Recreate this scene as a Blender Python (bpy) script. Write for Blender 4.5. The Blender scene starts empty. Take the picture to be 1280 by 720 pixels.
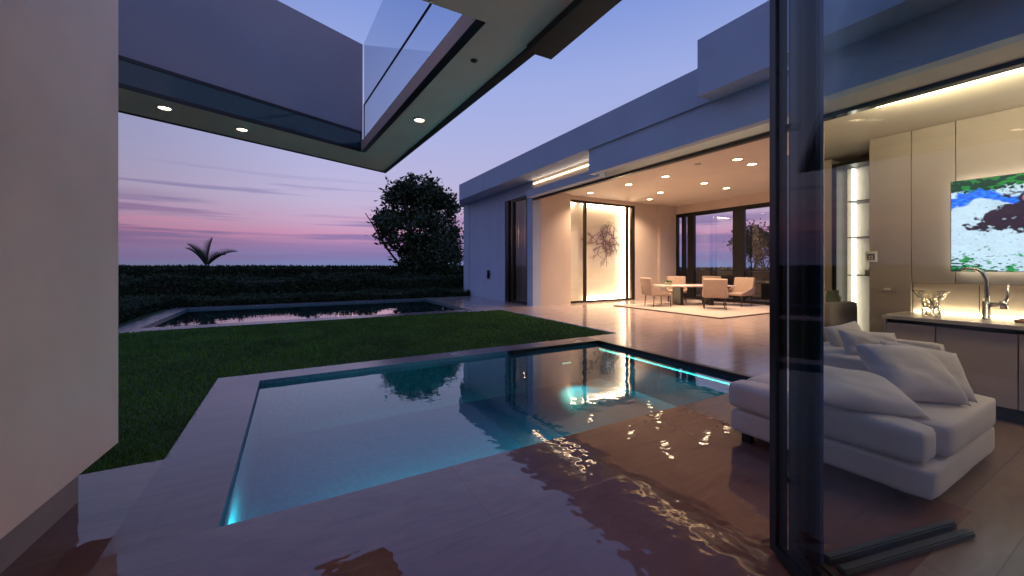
import bpy, bmesh, math, random
from mathutils import Vector, Matrix, noise
C = bpy.context.scene.collection
R = math.radians
random.seed(7)

# ------------------------------------------------------------ camera
YAW = R(29.3)
cd = bpy.data.cameras.new('camera'); cam = bpy.data.objects.new('camera', cd); C.objects.link(cam)
cd.sensor_width = 36; cd.lens = 490/1280*36; cd.shift_y = -27/1280
cd.clip_start = 0.05; cd.clip_end = 20000
cam.location = (0, 0, 1.3); cam.rotation_euler = (R(90), 0, -YAW)
bpy.context.scene.camera = cam
sc = bpy.context.scene
sc.view_settings.view_transform = 'Standard'; sc.view_settings.look = 'None'
sc.view_settings.exposure = 0; sc.view_settings.gamma = 1
cC, cS = math.cos(YAW), math.sin(YAW)
def camv(xc, zc, z=0):            # metres right of / ahead of the standpoint
    return Vector((xc*cC+zc*cS, -xc*cS+zc*cC, z))

def lin(r, g, b):
    f = lambda v: ((v/255+.055)/1.055)**2.4 if v > 10 else v/255/12.92
    return (f(r), f(g), f(b), 1)

# ------------------------------------------------------------ world: dusk sky
w = bpy.data.worlds.new('World'); sc.world = w; w.use_nodes = True
nt = w.node_tree; nt.nodes.clear()
def N(t, **k):
    n = nt.nodes.new(t)
    for a, b in k.items(): setattr(n, a, b)
    return n
L = lambda a, b: nt.links.new(a, b)
tc = N('ShaderNodeTexCoord'); sep = N('ShaderNodeSeparateXYZ'); L(tc.outputs['Generated'], sep.inputs[0])
ramp = N('ShaderNodeValToRGB'); L(sep.outputs['Z'], ramp.inputs[0])
stops = [(0.0, lin(116,132,178)), (.02, lin(122,126,178)), (.045, lin(150,124,172)), (.072, lin(202,146,182)),
         (.10, lin(200,164,198)), (.15, lin(193,180,213)), (.21, lin(184,180,219)), (.30, lin(172,178,224)), (.42, lin(158,172,226)), (.60, lin(116,143,214)), (1, lin(66,98,170))]
e = ramp.color_ramp.elements
e[0].position, e[0].color = stops[0]; e[1].position, e[1].color = stops[-1]
for p, c in stops[1:-1]:
    q = e.new(p); q.color = c
at = N('ShaderNodeMath', operation='ARCTAN2'); L(sep.outputs['Y'], at.inputs[0]); L(sep.outputs['X'], at.inputs[1])
def clouds(sx, sz, lo, hi, off):
    m1 = N('ShaderNodeMath', operation='MULTIPLY'); L(at.outputs[0], m1.inputs[0]); m1.inputs[1].default_value = sx
    m2 = N('ShaderNodeMath', operation='MULTIPLY'); L(sep.outputs['Z'], m2.inputs[0]); m2.inputs[1].default_value = sz
    cb = N('ShaderNodeCombineXYZ'); L(m1.outputs[0], cb.inputs[0]); L(m2.outputs[0], cb.inputs[1]); cb.inputs[2].default_value = off
    no = N('ShaderNodeTexNoise'); no.inputs['Scale'].default_value = 1; no.inputs['Detail'].default_value = 5; no.inputs['Roughness'].default_value = .55
    L(cb.outputs[0], no.inputs[0])
    mr = N('ShaderNodeMapRange'); mr.inputs[1].default_value = lo; mr.inputs[2].default_value = hi; L(no.outputs[0], mr.inputs[0])
    return mr.outputs[0]
def band(a, b, c, d):
    r = N('ShaderNodeValToRGB'); L(sep.outputs['Z'], r.inputs[0]); el = r.color_ramp.elements
    el[0].position = a; el[0].color = (0,0,0,1); el[1].position = d; el[1].color = (0,0,0,1)
    for p in (b, c): q = el.new(p); q.color = (1,1,1,1)
    return r.outputs[0]
def mul(a, b):
    m = N('ShaderNodeMath', operation='MULTIPLY'); L(a, m.inputs[0])
    if hasattr(b, 'links'): L(b, m.inputs[1])
    else: m.inputs[1].default_value = b
    return m.outputs[0]
def mix(fac, a, b):
    m = N('ShaderNodeMix', data_type='RGBA'); L(fac, m.inputs[0]); L(a, m.inputs[6])
    if hasattr(b, 'links'): L(b, m.inputs[7])
    else: m.inputs[7].default_value = b
    return m.outputs[2]
c1 = mix(mul(mul(clouds(1.7, 40, .46, .56, 3.1), band(.0, .03, .10, .15)), .85), ramp.outputs[0], lin(132,116,168))
c2 = mix(mul(mul(clouds(2.4, 55, .57, .66, 9.4), band(.04, .08, .16, .22)), .6), c1, lin(138,132,184))
c3 = mix(mul(mul(clouds(1.6, 50, .55, .7, 15.2), band(.03, .06, .1, .14)), .6), c2, lin(236,150,180))
sky = N('ShaderNodeTexSky', sky_type='NISHITA'); sky.sun_disc = False
sky.sun_elevation = R(1.0); sky.sun_rotation = R(-15)
lft = N('ShaderNodeVectorMath', operation='DOT_PRODUCT'); L(tc.outputs['Generated'], lft.inputs[0]); lft.inputs[1].default_value = (math.cos(R(165)), math.sin(R(165)), 0)
mrl = N('ShaderNodeMapRange', interpolation_type='SMOOTHSTEP'); L(lft.outputs['Value'], mrl.inputs[0])
for q_, v_ in zip((1,2,3,4), (.12,.62,1,.63)): mrl.inputs[q_].default_value = v_
vm = N('ShaderNodeVectorMath', operation='SCALE'); L(c3, vm.inputs[0]); L(mrl.outputs[0], vm.inputs['Scale'])
bg1 = N('ShaderNodeBackground'); L(vm.outputs[0], bg1.inputs[0]); bg1.inputs[1].default_value = 1.02
bg2 = N('ShaderNodeBackground'); L(sky.outputs[0], bg2.inputs[0]); bg2.inputs[1].default_value = .002
ad = N('ShaderNodeAddShader'); L(bg1.outputs[0], ad.inputs[0]); L(bg2.outputs[0], ad.inputs[1])
wo = N('ShaderNodeOutputWorld'); L(ad.outputs[0], wo.inputs[0])
sd = bpy.data.lights.new('sun', 'SUN'); so = bpy.data.objects.new('sun', sd); C.objects.link(so)
sd.energy = .03; sd.angle = R(20); sd.color = (1, .6, .55); so.rotation_euler = (R(86), 0, R(165))

# ------------------------------------------------------------ materials
def mat(name):
    m = bpy.data.materials.new(name); m.use_nodes = True
    return m, m.node_tree, m.node_tree.nodes['Principled BSDF']
def pmat(name, col, rough=.6, metal=0, nscale=6, var=.12, bump=.0, bscale=60, spec=.5, coat=0, sheen=0, stretch=None, dist=.004):
    m, t, b = mat(name)
    b.inputs['Roughness'].default_value = rough; b.inputs['Metallic'].default_value = metal
    b.inputs['Specular IOR Level'].default_value = spec; b.inputs['Coat Weight'].default_value = coat
    b.inputs['Sheen Weight'].default_value = sheen
    tc = t.nodes.new('ShaderNodeTexCoord'); mp = t.nodes.new('ShaderNodeMapping'); t.links.new(tc.outputs['Object'], mp.inputs[0])
    if stretch: mp.inputs['Scale'].default_value = stretch
    n = t.nodes.new('ShaderNodeTexNoise'); n.inputs['Scale'].default_value = nscale; n.inputs['Detail'].default_value = 6
    t.links.new(mp.outputs[0], n.inputs[0])
    r = t.nodes.new('ShaderNodeValToRGB')
    c0 = [max(0, v*(1-var)) for v in col[:3]]; c1 = [min(1, v*(1+var)) for v in col[:3]]
    r.color_ramp.elements[0].position = .3; r.color_ramp.elements[1].position = .7
    r.color_ramp.elements[0].color = (*c0, 1); r.color_ramp.elements[1].color = (*c1, 1)
    t.links.new(n.outputs[0], r.inputs[0]); t.links.new(r.outputs[0], b.inputs['Base Color'])
    if bump:
        n2 = t.nodes.new('ShaderNodeTexNoise'); n2.inputs['Scale'].default_value = bscale; n2.inputs['Detail'].default_value = 4
        t.links.new(mp.outputs[0], n2.inputs[0])
        bp = t.nodes.new('ShaderNodeBump'); bp.inputs['Strength'].default_value = bump; bp.inputs['Distance'].default_value = dist
        t.links.new(n2.outputs[0], bp.inputs['Height']); t.links.new(bp.outputs[0], b.inputs['Normal'])
    return m
def emat(name, col, s):
    m, t, b = mat(name); b.inputs['Base Color'].default_value = (.8,.8,.8,1)
    b.inputs['Emission Color'].default_value = (*col, 1); b.inputs['Emission Strength'].default_value = s
    return m
def glassy(name, tint, ior, bump=0, scale=(1,1,1), nsc=3, rough=0, dist=.02, detail=3):
    m = bpy.data.materials.new(name); m.use_nodes = True; t = m.node_tree; t.nodes.clear()
    o = t.nodes.new('ShaderNodeOutputMaterial'); mx = t.nodes.new('ShaderNodeMixShader')
    tr = t.nodes.new('ShaderNodeBsdfTransparent'); tr.inputs[0].default_value = (*tint, 1)
    gl = t.nodes.new('ShaderNodeBsdfGlossy'); gl.inputs['Roughness'].default_value = rough; gl.inputs[0].default_value = (1,1,1,1)
    fr = t.nodes.new('ShaderNodeLayerWeight'); fr.inputs[0].default_value = .5
    pw = t.nodes.new('ShaderNodeMath'); pw.operation = 'POWER'; pw.inputs[1].default_value = 5; t.links.new(fr.outputs['Facing'], pw.inputs[0])
    f0 = ((ior-1)/(ior+1))**2 * (2 if ior > 1.4 else 1)
    ma = t.nodes.new('ShaderNodeMath'); ma.operation = 'MULTIPLY_ADD'; ma.inputs[1].default_value = 1-f0; ma.inputs[2].default_value = f0
    t.links.new(pw.outputs[0], ma.inputs[0])
    t.links.new(ma.outputs[0], mx.inputs[0]); t.links.new(tr.outputs[0], mx.inputs[1]); t.links.new(gl.outputs[0], mx.inputs[2])
    t.links.new(mx.outputs[0], o.inputs[0])
    if bump:
        tc = t.nodes.new('ShaderNodeTexCoord'); mp = t.nodes.new('ShaderNodeMapping'); mp.inputs['Scale'].default_value = scale
        t.links.new(tc.outputs['Object'], mp.inputs[0])
        n = t.nodes.new('ShaderNodeTexNoise'); n.inputs['Scale'].default_value = nsc; n.inputs['Detail'].default_value = detail
        n.inputs['Roughness'].default_value = .45
        t.links.new(mp.outputs[0], n.inputs[0])
        bp = t.nodes.new('ShaderNodeBump'); bp.inputs['Strength'].default_value = bump; bp.inputs['Distance'].default_value = dist
        t.links.new(n.outputs[0], bp.inputs['Height'])
        t.links.new(bp.outputs[0], gl.inputs['Normal']); t.links.new(bp.outputs[0], fr.inputs['Normal'])
    return m
def stone(name, ca, cb, grout, rough, tw, thh, ripple=0, rsc=2.2, rdist=.012, rot=0, spec=.5):
    m, t, b = mat(name); ln = t.links.new
    tc = t.nodes.new('ShaderNodeTexCoord')
    mp = t.nodes.new('ShaderNodeMapping'); mp.inputs['Rotation'].default_value = (0,0,rot); ln(tc.outputs['Object'], mp.inputs[0])
    br = t.nodes.new('ShaderNodeTexBrick'); br.inputs['Scale'].default_value = 1; br.inputs['Brick Width'].default_value = tw
    br.inputs['Row Height'].default_value = thh; br.inputs['Mortar Size'].default_value = .003; br.inputs['Bias'].default_value = 0
    br.inputs['Color1'].default_value = (*ca, 1); br.inputs['Color2'].default_value = (*cb, 1); br.inputs['Mortar'].default_value = (*grout, 1)
    ln(mp.outputs[0], br.inputs[0])
    st = t.nodes.new('ShaderNodeMapping'); st.inputs['Scale'].default_value = (1.2, 6, 1); ln(mp.outputs[0], st.inputs[0])
    n = t.nodes.new('ShaderNodeTexNoise'); n.inputs['Scale'].default_value = 2.2; n.inputs['Detail'].default_value = 8; n.inputs['Distortion'].default_value = 1.2
    ln(st.outputs[0], n.inputs[0])
    r = t.nodes.new('ShaderNodeValToRGB'); r.color_ramp.elements[0].position = .3; r.color_ramp.elements[1].position = .75
    r.color_ramp.elements[0].color = (.84,.84,.84,1); r.color_ramp.elements[1].color = (1.10,1.08,1.06,1)
    ln(n.outputs[0], r.inputs[0])
    mx = t.nodes.new('ShaderNodeMix'); mx.data_type = 'RGBA'; mx.blend_type = 'MULTIPLY'; mx.inputs[0].default_value = 1
    ln(br.outputs['Color'], mx.inputs[6]); ln(r.outputs[0], mx.inputs[7]); ln(mx.outputs[2], b.inputs['Base Color'])
    rr = t.nodes.new('ShaderNodeMapRange'); rr.inputs[3].default_value = rough*.6; rr.inputs[4].default_value = rough*1.6
    n3 = t.nodes.new('ShaderNodeTexNoise'); n3.inputs['Scale'].default_value = 1.3; n3.inputs['Detail'].default_value = 5
    ln(tc.outputs['Object'], n3.inputs[0]); ln(n3.outputs[0], rr.inputs[0]); ln(rr.outputs[0], b.inputs['Roughness'])
    b.inputs['Specular IOR Level'].default_value = spec
    bp = t.nodes.new('ShaderNodeBump'); bp.inputs['Strength'].default_value = .35; bp.inputs['Distance'].default_value = .0008
    ln(br.outputs['Fac'], bp.inputs['Height']); bp.invert = True
    last = bp
    if ripple:
        n2 = t.nodes.new('ShaderNodeTexNoise'); n2.inputs['Scale'].default_value = rsc; n2.inputs['Detail'].default_value = 3; n2.inputs['Roughness'].default_value = .5
        ln(tc.outputs['Object'], n2.inputs[0])
        b2 = t.nodes.new('ShaderNodeBump'); b2.inputs['Strength'].default_value = ripple; b2.inputs['Distance'].default_value = rdist
        ln(n2.outputs[0], b2.inputs['Height']); ln(bp.outputs[0], b2.inputs['Normal']); last = b2
    ln(last.outputs[0], b.inputs['Normal'])
    return m
M = {}
M['render'] = pmat('white_render', (.62,.60,.60), .75, bump=.15, bscale=120, var=.05, nscale=1.2)
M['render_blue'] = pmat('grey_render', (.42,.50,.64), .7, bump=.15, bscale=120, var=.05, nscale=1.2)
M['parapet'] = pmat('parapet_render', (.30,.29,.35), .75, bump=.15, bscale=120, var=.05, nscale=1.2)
M['plaster'] = pmat('beige_plaster', (.60,.50,.42), .7, bump=.1, bscale=90, var=.05, nscale=1.0)
M['ceiling'] = pmat('ceiling_paint', (.66,.58,.50), .75, var=.03, nscale=1)
M['soffit'] = pmat('soffit_paint', (.72,.53,.45), .8, var=.05, nscale=1)
M['near_wall'] = pmat('near_wall_plaster', (.75,.59,.50), .8, var=.07, nscale=1.6, bump=.35, bscale=70)
M['plinth'] = pmat('plinth_stone', (.30,.27,.26), .5, var=.1, nscale=3)
M['panel'] = pmat('cabinet_lacquer', (.28,.235,.215), .62, var=.03, nscale=2)
M['door_lacquer'] = pmat('base_cabinet_lacquer', (.50,.41,.40), .4, var=.03, nscale=2)
M['black'] = pmat('black_metal', (.012,.012,.014), .35, metal=.3, var=.1)
M['blue_metal'] = pmat('blue_black_metal', (.008,.028,.085), .32, metal=.1, var=.1)
M['bronze'] = pmat('dark_bronze', (.035,.028,.022), .4, metal=.5)
M['glass'] = glassy('clear_glass', (.93,.96,.96), 1.5)
M['door_glass'] = glassy('door_glass', (.88,.92,.93), 1.35)
M['teal_glass'] = pmat('teal_tinted_glass', (.012,.05,.065), .08, var=.05)
M['water'] = glassy('pool_water', (.45,.66,.78), 1.66, bump=.35, scale=(1,1,1), nsc=7, dist=.0035, detail=3)
M['water_dark'] = glassy('far_pool_water', (.35,.6,.65), 1.7, bump=.10, scale=(1,1,1), nsc=4, dist=.012, detail=3)
M['pool'] = pmat('pool_mosaic', (.032,.125,.20), .5, nscale=30, var=.25, bump=.1)
M['pool_dark'] = pmat('dark_pool_mosaic', (.04,.12,.14), .4, nscale=30, var=.2)
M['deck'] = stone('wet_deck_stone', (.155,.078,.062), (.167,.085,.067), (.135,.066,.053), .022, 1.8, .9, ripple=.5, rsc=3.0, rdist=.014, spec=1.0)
M['terrace'] = stone('polished_terrace_stone', (.46,.36,.32), (.49,.385,.34), (.30,.23,.2), .14, 1.5, .75, ripple=.08, rsc=6, rdist=.004)
M['coping'] = stone('coping_stone', (.19,.145,.165), (.205,.155,.172), (.16,.13,.13), .22, 1.2, 3.0, ripple=.1, rsc=8)
M['wood'] = stone('living_floor_stone', (.19,.135,.11), (.21,.15,.12), (.15,.11,.09), .22, 1.6, .22, ripple=.12, rsc=6, rdist=.004)
M['soil'] = pmat('lawn_soil', (.02,.05,.008), .95, nscale=3, var=.3)
M['grass'] = pmat('grass_blades', (.06,.16,.012), .7, nscale=1.1, var=.35)
M['leaf'] = pmat('hedge_leaf', (.020,.042,.014), .8, nscale=2.5, var=.4)
M['leaf_tree'] = pmat('tree_leaf', (.030,.055,.020), .5, nscale=2, var=.4)
M['twig'] = pmat('dark_twig', (.02,.016,.012), .9)
M['bark'] = pmat('bark', (.035,.027,.02), .9, bump=.4, bscale=30)
M['fabric'] = pmat('grey_upholstery', (.58,.52,.48), .95, nscale=4, var=.05, bump=.35, bscale=380, sheen=.2, dist=.002)
M['pillow'] = pmat('pale_pillow_fabric', (.60,.54,.50), .95, nscale=5, var=.05, bump=.35, bscale=300, sheen=.2, dist=.002)
M['green_fabric'] = pmat('olive_pillow_fabric', (.13,.14,.10), .95, var=.1, bump=.3, bscale=300)
M['chair'] = pmat('tan_chair_leather', (.37,.265,.20), .6, var=.06, bump=.2, bscale=200)
M['table'] = pmat('table_stone', (.55,.46,.40), .25, var=.08)
M['rug'] = pmat('rug_wool', (.40,.33,.28), 1, nscale=14, var=.12, bump=.6, bscale=200)
M['rug_edge'] = pmat('rug_border', (.10,.075,.06), 1)
M['counter'] = pmat('counter_stone', (.50,.45,.41), .25, var=.08, nscale=9)
M['steel'] = pmat('brushed_steel', (.55,.54,.53), .18, metal=1, var=.04)
M['led'] = emat('warm_led', (1, .72, .42), 26)
M['led_line'] = emat('warm_led_line', (1, .70, .44), 12)
M['led_soft'] = emat('warm_led_soft', (1, .78, .56), 24)
M['led_white'] = emat('neutral_led', (1, .86, .70), 5)
M['lens'] = emat('downlight_lens', (1, .78, .50), 14)
M['pool_led'] = emat('teal_pool_led', (.06, .95, .66), .6)
M['white_plastic'] = pmat('white_plastic', (.6,.57,.52), .4)
M['art'] = pmat('bronze_branches', (.20,.12,.075), .6, var=.2)
M['reflection_blue'] = pmat('reflection_blue_grey', (.010,.028,.042), .35, var=.2)  # colour of a reflection in the glass, put on solid floor bars
M['plant'] = pmat('small_plant_leaf', (.06,.12,.02), .6, var=.3)
M['backpanel'] = pmat('pale_backlit_plaster', (.74,.65,.54), .75, var=.05, nscale=.8)
M['shade'] = pmat('curtain_cloth', (.40,.34,.30), .9, var=.08, stretch=(30,30,.4), nscale=1)

# ------------------------------------------------------------ builders
class MB:
    def __init__(s): s.bm = bmesh.new()
    def box(s, x0, y0, z0, x1, y1, z1, bev=0, seg=2, m=None):
        vs = [s.bm.verts.new(p) for p in ((x0,y0,z0),(x1,y0,z0),(x1,y1,z0),(x0,y1,z0),(x0,y0,z1),(x1,y0,z1),(x1,y1,z1),(x0,y1,z1))]
        if m is not None:
            for v in vs: v.co = m @ v.co
        fs = [s.bm.faces.new([vs[i] for i in f]) for f in ((0,3,2,1),(4,5,6,7),(0,1,5,4),(1,2,6,5),(2,3,7,6),(3,0,4,7))]
        if bev:
            es = list({e for f in fs for e in f.edges})
            bmesh.ops.bevel(s.bm, geom=es, offset=bev, segments=seg, profile=.6, affect='EDGES')
        return s
    def prism(s, pts, z0, z1):
        a = [s.bm.verts.new((p[0], p[1], z0)) for p in pts]; b = [s.bm.verts.new((p[0], p[1], z1)) for p in pts]
        n = len(pts); s.bm.faces.new(a[::-1]); s.bm.faces.new(b)
        for i in range(n): s.bm.faces.new((a[i], a[(i+1)%n], b[(i+1)%n], b[i]))
        return s
    def quad(s, *pts): s.bm.faces.new([s.bm.verts.new(p) for p in pts]); return s
    def wallseg(s, p, q, z0, z1, t):      # wall from p to q, thickness t to the left of p->q
        p = Vector(p[:2]); q = Vector(q[:2]); d = (q-p).normalized(); n = Vector((-d.y, d.x))*t
        return s.prism([p, q, q+n, p+n] if t > 0 else [p, p+n, q+n, q], z0, z1)
    def tube(s, pts, rad, seg=8, cap=True):
        pts = [Vector(p) for p in pts]; rings = []
        if not hasattr(rad, '__len__'): rad = [rad]*len(pts)
        up = Vector((0,0,1)) if abs((pts[-1]-pts[0]).normalized().z) < .9 else Vector((1,0,0))
        for i, p in enumerate(pts):
            d = (pts[min(i+1, len(pts)-1)] - pts[max(i-1, 0)]).normalized()
            u = d.cross(up).normalized(); v = d.cross(u)
            rings.append([s.bm.verts.new(p + (u*math.cos(a)+v*math.sin(a))*rad[i]) for a in [2*math.pi*k/seg for k in range(seg)]])
        for i in range(len(rings)-1):
            for k in range(seg): s.bm.faces.new((rings[i][k], rings[i][(k+1)%seg], rings[i+1][(k+1)%seg], rings[i+1][k]))
        if cap: s.bm.faces.new(rings[0][::-1]); s.bm.faces.new(rings[-1])
        return s
    def lathe(s, prof, c=(0,0,0), seg=24):
        rings = [[s.bm.verts.new((c[0]+r*math.cos(2*math.pi*k/seg), c[1]+r*math.sin(2*math.pi*k/seg), c[2]+z)) for k in range(seg)] for r, z in prof]
        for i in range(len(rings)-1):
            for k in range(seg): s.bm.faces.new((rings[i][k], rings[i][(k+1)%seg], rings[i+1][(k+1)%seg], rings[i+1][k]))
        return s
    def leaves(s, pts, size, flat=0, aspect=.45):
        for p in pts:
            d = Vector((random.gauss(0,1), random.gauss(0,1), random.gauss(.25,.8))).normalized()
            q = d.orthogonal().normalized(); q.rotate(Matrix.Rotation(random.random()*6.28, 3, d))
            l = size*random.uniform(.6, 1.3); p = Vector(p)
            s.bm.faces.new([s.bm.verts.new(v) for v in (p, p+d*l*.5+q*l*aspect*.5, p+d*l, p+d*l*.5-q*l*aspect*.5)])
        return s
    def build(s, name, m, parent=None, smooth=False, loc=None, recalc=True):
        if recalc: bmesh.ops.recalc_face_normals(s.bm, faces=s.bm.faces)
        me = bpy.data.meshes.new(name); s.bm.to_mesh(me); s.bm.free(); me.materials.append(M[m] if isinstance(m, str) else m)
        if smooth:
            for p in me.polygons: p.use_smooth = True
        o = bpy.data.objects.new(name, me); C.objects.link(o)
        if parent: o.parent = parent
        if loc is not None: o.location = loc
        return o
def tag(o, label=None, cat=None, group=None, kind=None):
    if label: o['label'] = label
    if cat: o['category'] = cat
    if group: o['group'] = group
    if kind: o['kind'] = kind
    return o
def thing(name, loc=(0,0,0), rz=0, label=None, cat=None, group=None):
    o = bpy.data.objects.new(name, None); C.objects.link(o); o.location = loc; o.rotation_euler = (0,0,rz); o.empty_display_size = .2
    return tag(o, label, cat, group)
def copy_tree(o, parent=None):
    c = o.copy(); C.objects.link(c)
    if parent: c.parent = parent
    for ch in list(o.children): copy_tree(ch, c)
    return c
def add_lamp(kind, name, loc, energy, color, parent=None, rot=(0,0,0), **k):
    d = bpy.data.lights.new(name, kind); d.energy = energy; d.color = color
    for a, b in k.items(): setattr(d, a, b)
    o = bpy.data.objects.new(name, d); C.objects.link(o); o.location = loc; o.rotation_euler = rot
    if parent: o.parent = parent
    return o
def struct(o): o['kind'] = 'structure'; return o

# ------------------------------------------------------------ ground, deck, pools
P1 = (-.32, 2.42, 4.75, 5.30); P2 = (-2.8, 11.0, 4.65, 15.4)
def cells(name, rects, z, m, th=0):
    b = MB()
    for (x0, y0, x1, y1) in rects: b.quad((x0,y0,z),(x1,y0,z),(x1,y1,z),(x0,y1,z))
    return struct(b.build(name, m, recalc=False))
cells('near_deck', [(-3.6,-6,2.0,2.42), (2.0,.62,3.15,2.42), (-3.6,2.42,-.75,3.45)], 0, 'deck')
cells('coping', [(-.75,2.42,-.32,5.30), (-.75,5.30,4.75,5.65), (-3.2,10.5,4.65,11.0), (-3.2,11.0,-2.8,15.4), (-3.2,15.4,4.65,15.9)], 0, 'coping')
cells('living_floor', [(3.15,-6,12,2.42), (2.0,-6,3.15,.62)], 0, 'wood')
cells('terrace', [(4.75,2.42,24,5.65), (5.52,5.65,24,10.5), (4.65,10.5,24,20), (12,-6,24,2.42)], 0, 'terrace')
cells('lawn_soil', [(-3.6,3.45,-.75,10.5), (-.75,5.65,5.52,10.5)], -.02, 'soil')
cells('ground', [(-40,-40,-3.6,20), (-3.6,15.9,4.65,20), (-3.6,10.5,-3.2,15.9), (-40,20,60,45), (24,-40,60,20), (-3.6,-40,24,-6)], -.03, 'soil')
b = MB()
for (x0,y0,x1,y1) in ((-9000,-9000,9000,-40),(-9000,45,9000,9000),(-9000,-40,-40,45),(60,-40,9000,45)): b.quad((x0,y0,-14),(x1,y0,-14),(x1,y1,-14),(x0,y1,-14))
M['sea'] = pmat('sea_water', (.05,.07,.10), .25, nscale=.05, bump=.5, bscale=.4, dist=.5)
struct(b.build('sea', 'sea'))
def basin(name, P, depth, m):
    x0,y0,x1,y1 = P; b = MB()
    b.quad((x0,y0,-depth),(x1,y0,-depth),(x1,y1,-depth),(x0,y1,-depth))
    b.quad((x0,y0,-depth),(x0,y0,0),(x1,y0,0),(x1,y0,-depth)); b.quad((x0,y1,-depth),(x1,y1,-depth),(x1,y1,0),(x0,y1,0))
    b.quad((x0,y0,-depth),(x0,y1,-depth),(x0,y1,0),(x0,y0,0)); b.quad((x1,y0,-depth),(x1,y0,0),(x1,y1,0),(x1,y1,-depth))
    return struct(b.build(name, m))
basin('pool_basin', P1, .68, 'pool'); basin('far_pool_basin', P2, 1.0, 'pool_dark')
def sheet(name, P, z, m):
    x0,y0,x1,y1 = P; return struct(MB().quad((x0,y0,z),(x1,y0,z),(x1,y1,z),(x0,y1,z)).build(name, m, recalc=False))
sheet('pool_water', P1, -.05, 'water'); sheet('far_pool_water', P2, -.05, 'water_dark')
# dark rim under the coping on the terrace side and far side
b = MB(); b.box(4.67,2.42,-.045,4.748,5.298,.006); b.box(2.9,5.24,-.045,4.67,5.298,.006)
struct(b.build('pool_rim', 'black'))
TEAL = (.08, .95, .68)
def pool_strip(loc, size, rz, energy, label, rx=50):
    t = thing('pool_light', loc, rz, label, 'pool light', 'underwater pool lights')
    l = size
    MB().box(-l/2,-.012,-.02,l/2,.0,.02,bev=.004).build('light_housing', 'steel', t)
    MB().box(-l/2+.02,-.02,-.012,l/2-.02,-.0125,.012).build('light_lens', 'pool_led', t)
    add_lamp('AREA', 'pool_lamp', (0,-.03,0), energy, TEAL, t, (R(-rx),0,0), shape='RECTANGLE', size=l, size_y=.05, spread=R(80))
    return t
# rz turns local -Y (the lit side) outwards
pool_strip((.0, P1[1]+.06, -.26), .3, R(232), 40, 'small teal underwater light in the near left corner of the pool', rx=66)
pool_strip((1.65, P1[1]+.001, -.30), 2.9, R(180), 105, 'teal underwater light under the near edge of the pool', rx=46)
pool_strip((P1[2]-.09, 3.9, -.13), 2.6, R(-90), 9, 'long teal underwater strip along the terrace edge of the pool', rx=-12)
pool_strip((4.02, P1[3]-.001, -.32), .22, 0, 5, 'small bright teal light in the far right corner of the pool')

# grass
def lawn():
    n = 85000; vs = []; fs = []
    for i in range(n):
        while True:
            y = 3.47+(random.random()**1.5)*7.0; x = random.uniform(-3.4, 5.5)
            if (x < -.745 and y < 10.505) or (y > 5.645 and y < 10.505): break
        a = random.random()*6.28; h = random.uniform(.018,.045); wd = .004+.0012*(y-3)
        ox, oy = math.cos(a)*wd, math.sin(a)*wd; lx, ly = random.gauss(0,.012), random.gauss(0,.012)
        k = len(vs); vs += [(x-ox,y-oy,-.02),(x+ox,y+oy,-.02),(x+lx,y+ly,-.02+h)]; fs.append((k,k+1,k+2))
    me = bpy.data.meshes.new('grass'); me.from_pydata(vs, [], fs); me.materials.append(M['grass'])
    o = bpy.data.objects.new('grass', me); C.objects.link(o)
    tag(o, 'short dark green lawn between the two pools', 'grass', kind='stuff')
lawn()

# ------------------------------------------------------------ hedges
def hedge(name, x0, y0, x1, y1, h, n, label, sprigs, ls=.10, lump=0):
    t = thing(name, ((x0+x1)/2, (y0+y1)/2, 0), 0, label, 'hedge')
    lx, ly = (x1-x0)/2, (y1-y0)/2
    MB().box(-lx+.1,-ly+.1,-.03,lx-.1,ly-.1,h-.1).build('branches', 'twig', t)
    pts = []
    for i in range(n):
        f = random.random(); d = random.random()**2*.14
        if f < .22: p = (random.uniform(-lx,lx), random.uniform(-ly,ly), h-d*.5)
        else:
            u = random.random()*(2*lx+2*ly)*1.0
            z = random.uniform(0, h)
            if u < 2*lx: p = (u-lx, -ly+d, z)
            else:
                p = ((lx-d) if lx < ly else random.choice((-lx+d, lx-d)), u-2*lx-ly, z)
        dz = noise.noise(Vector((p[0]*2.2, p[1]*2.2, p[2]*2.2)))*.07
        q_ = noise.noise(Vector((p[0]*.9+x0, p[1]*.9, .5)))+.5*noise.noise(Vector((p[0]*2.7, p[1]*2.7, 7)))
        pts.append((p[0]+dz, p[1]-dz, p[2]*(1+lump*q_)))
    b = MB().leaves(pts, ls, aspect=.5)
    sp = []
    for i in range(sprigs):
        x, y = random.uniform(-lx,lx), random.uniform(-ly,ly)
        if noise.noise(Vector((x*.9,y*.9,4))) < -.2: continue
        hh = random.uniform(.03,.14)
        for k in range(5): sp.append((x+random.gauss(0,.02), y+random.gauss(0,.02), h-.04+hh*k/4))
    b.leaves(sp, ls*.6, aspect=.3)
    b.build('foliage', 'leaf', t, recalc=False)
hedge('hedge', -22, 25.5, 16, 26.8, 1.27, 42000, 'long tall clipped dark hedge closing the garden at the horizon', 1500, .15)
hedge('shrub_bed', -14, 20.0, 9, 21.4, .74, 26000, 'middle row of low shrubs in front of the tall hedge', 600, .13, .5)
hedge('shrub_bed', -4.6, 16.0, 7.2, 17.4, .24, 16000, 'very low shrubs planted right behind the far pool', 500, .10, .6)
hedge('shrub_bed', -4.9, 7.5, -3.5, 15.9, .30, 12000, 'low shrubs along the left end of the far pool', 200, .10, .5)
hedge('hedge', 16.0, 2.0, 17.0, 16.0, 1.2, 16000, 'dark hedge outside the windows of the dining room', 200)

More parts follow.
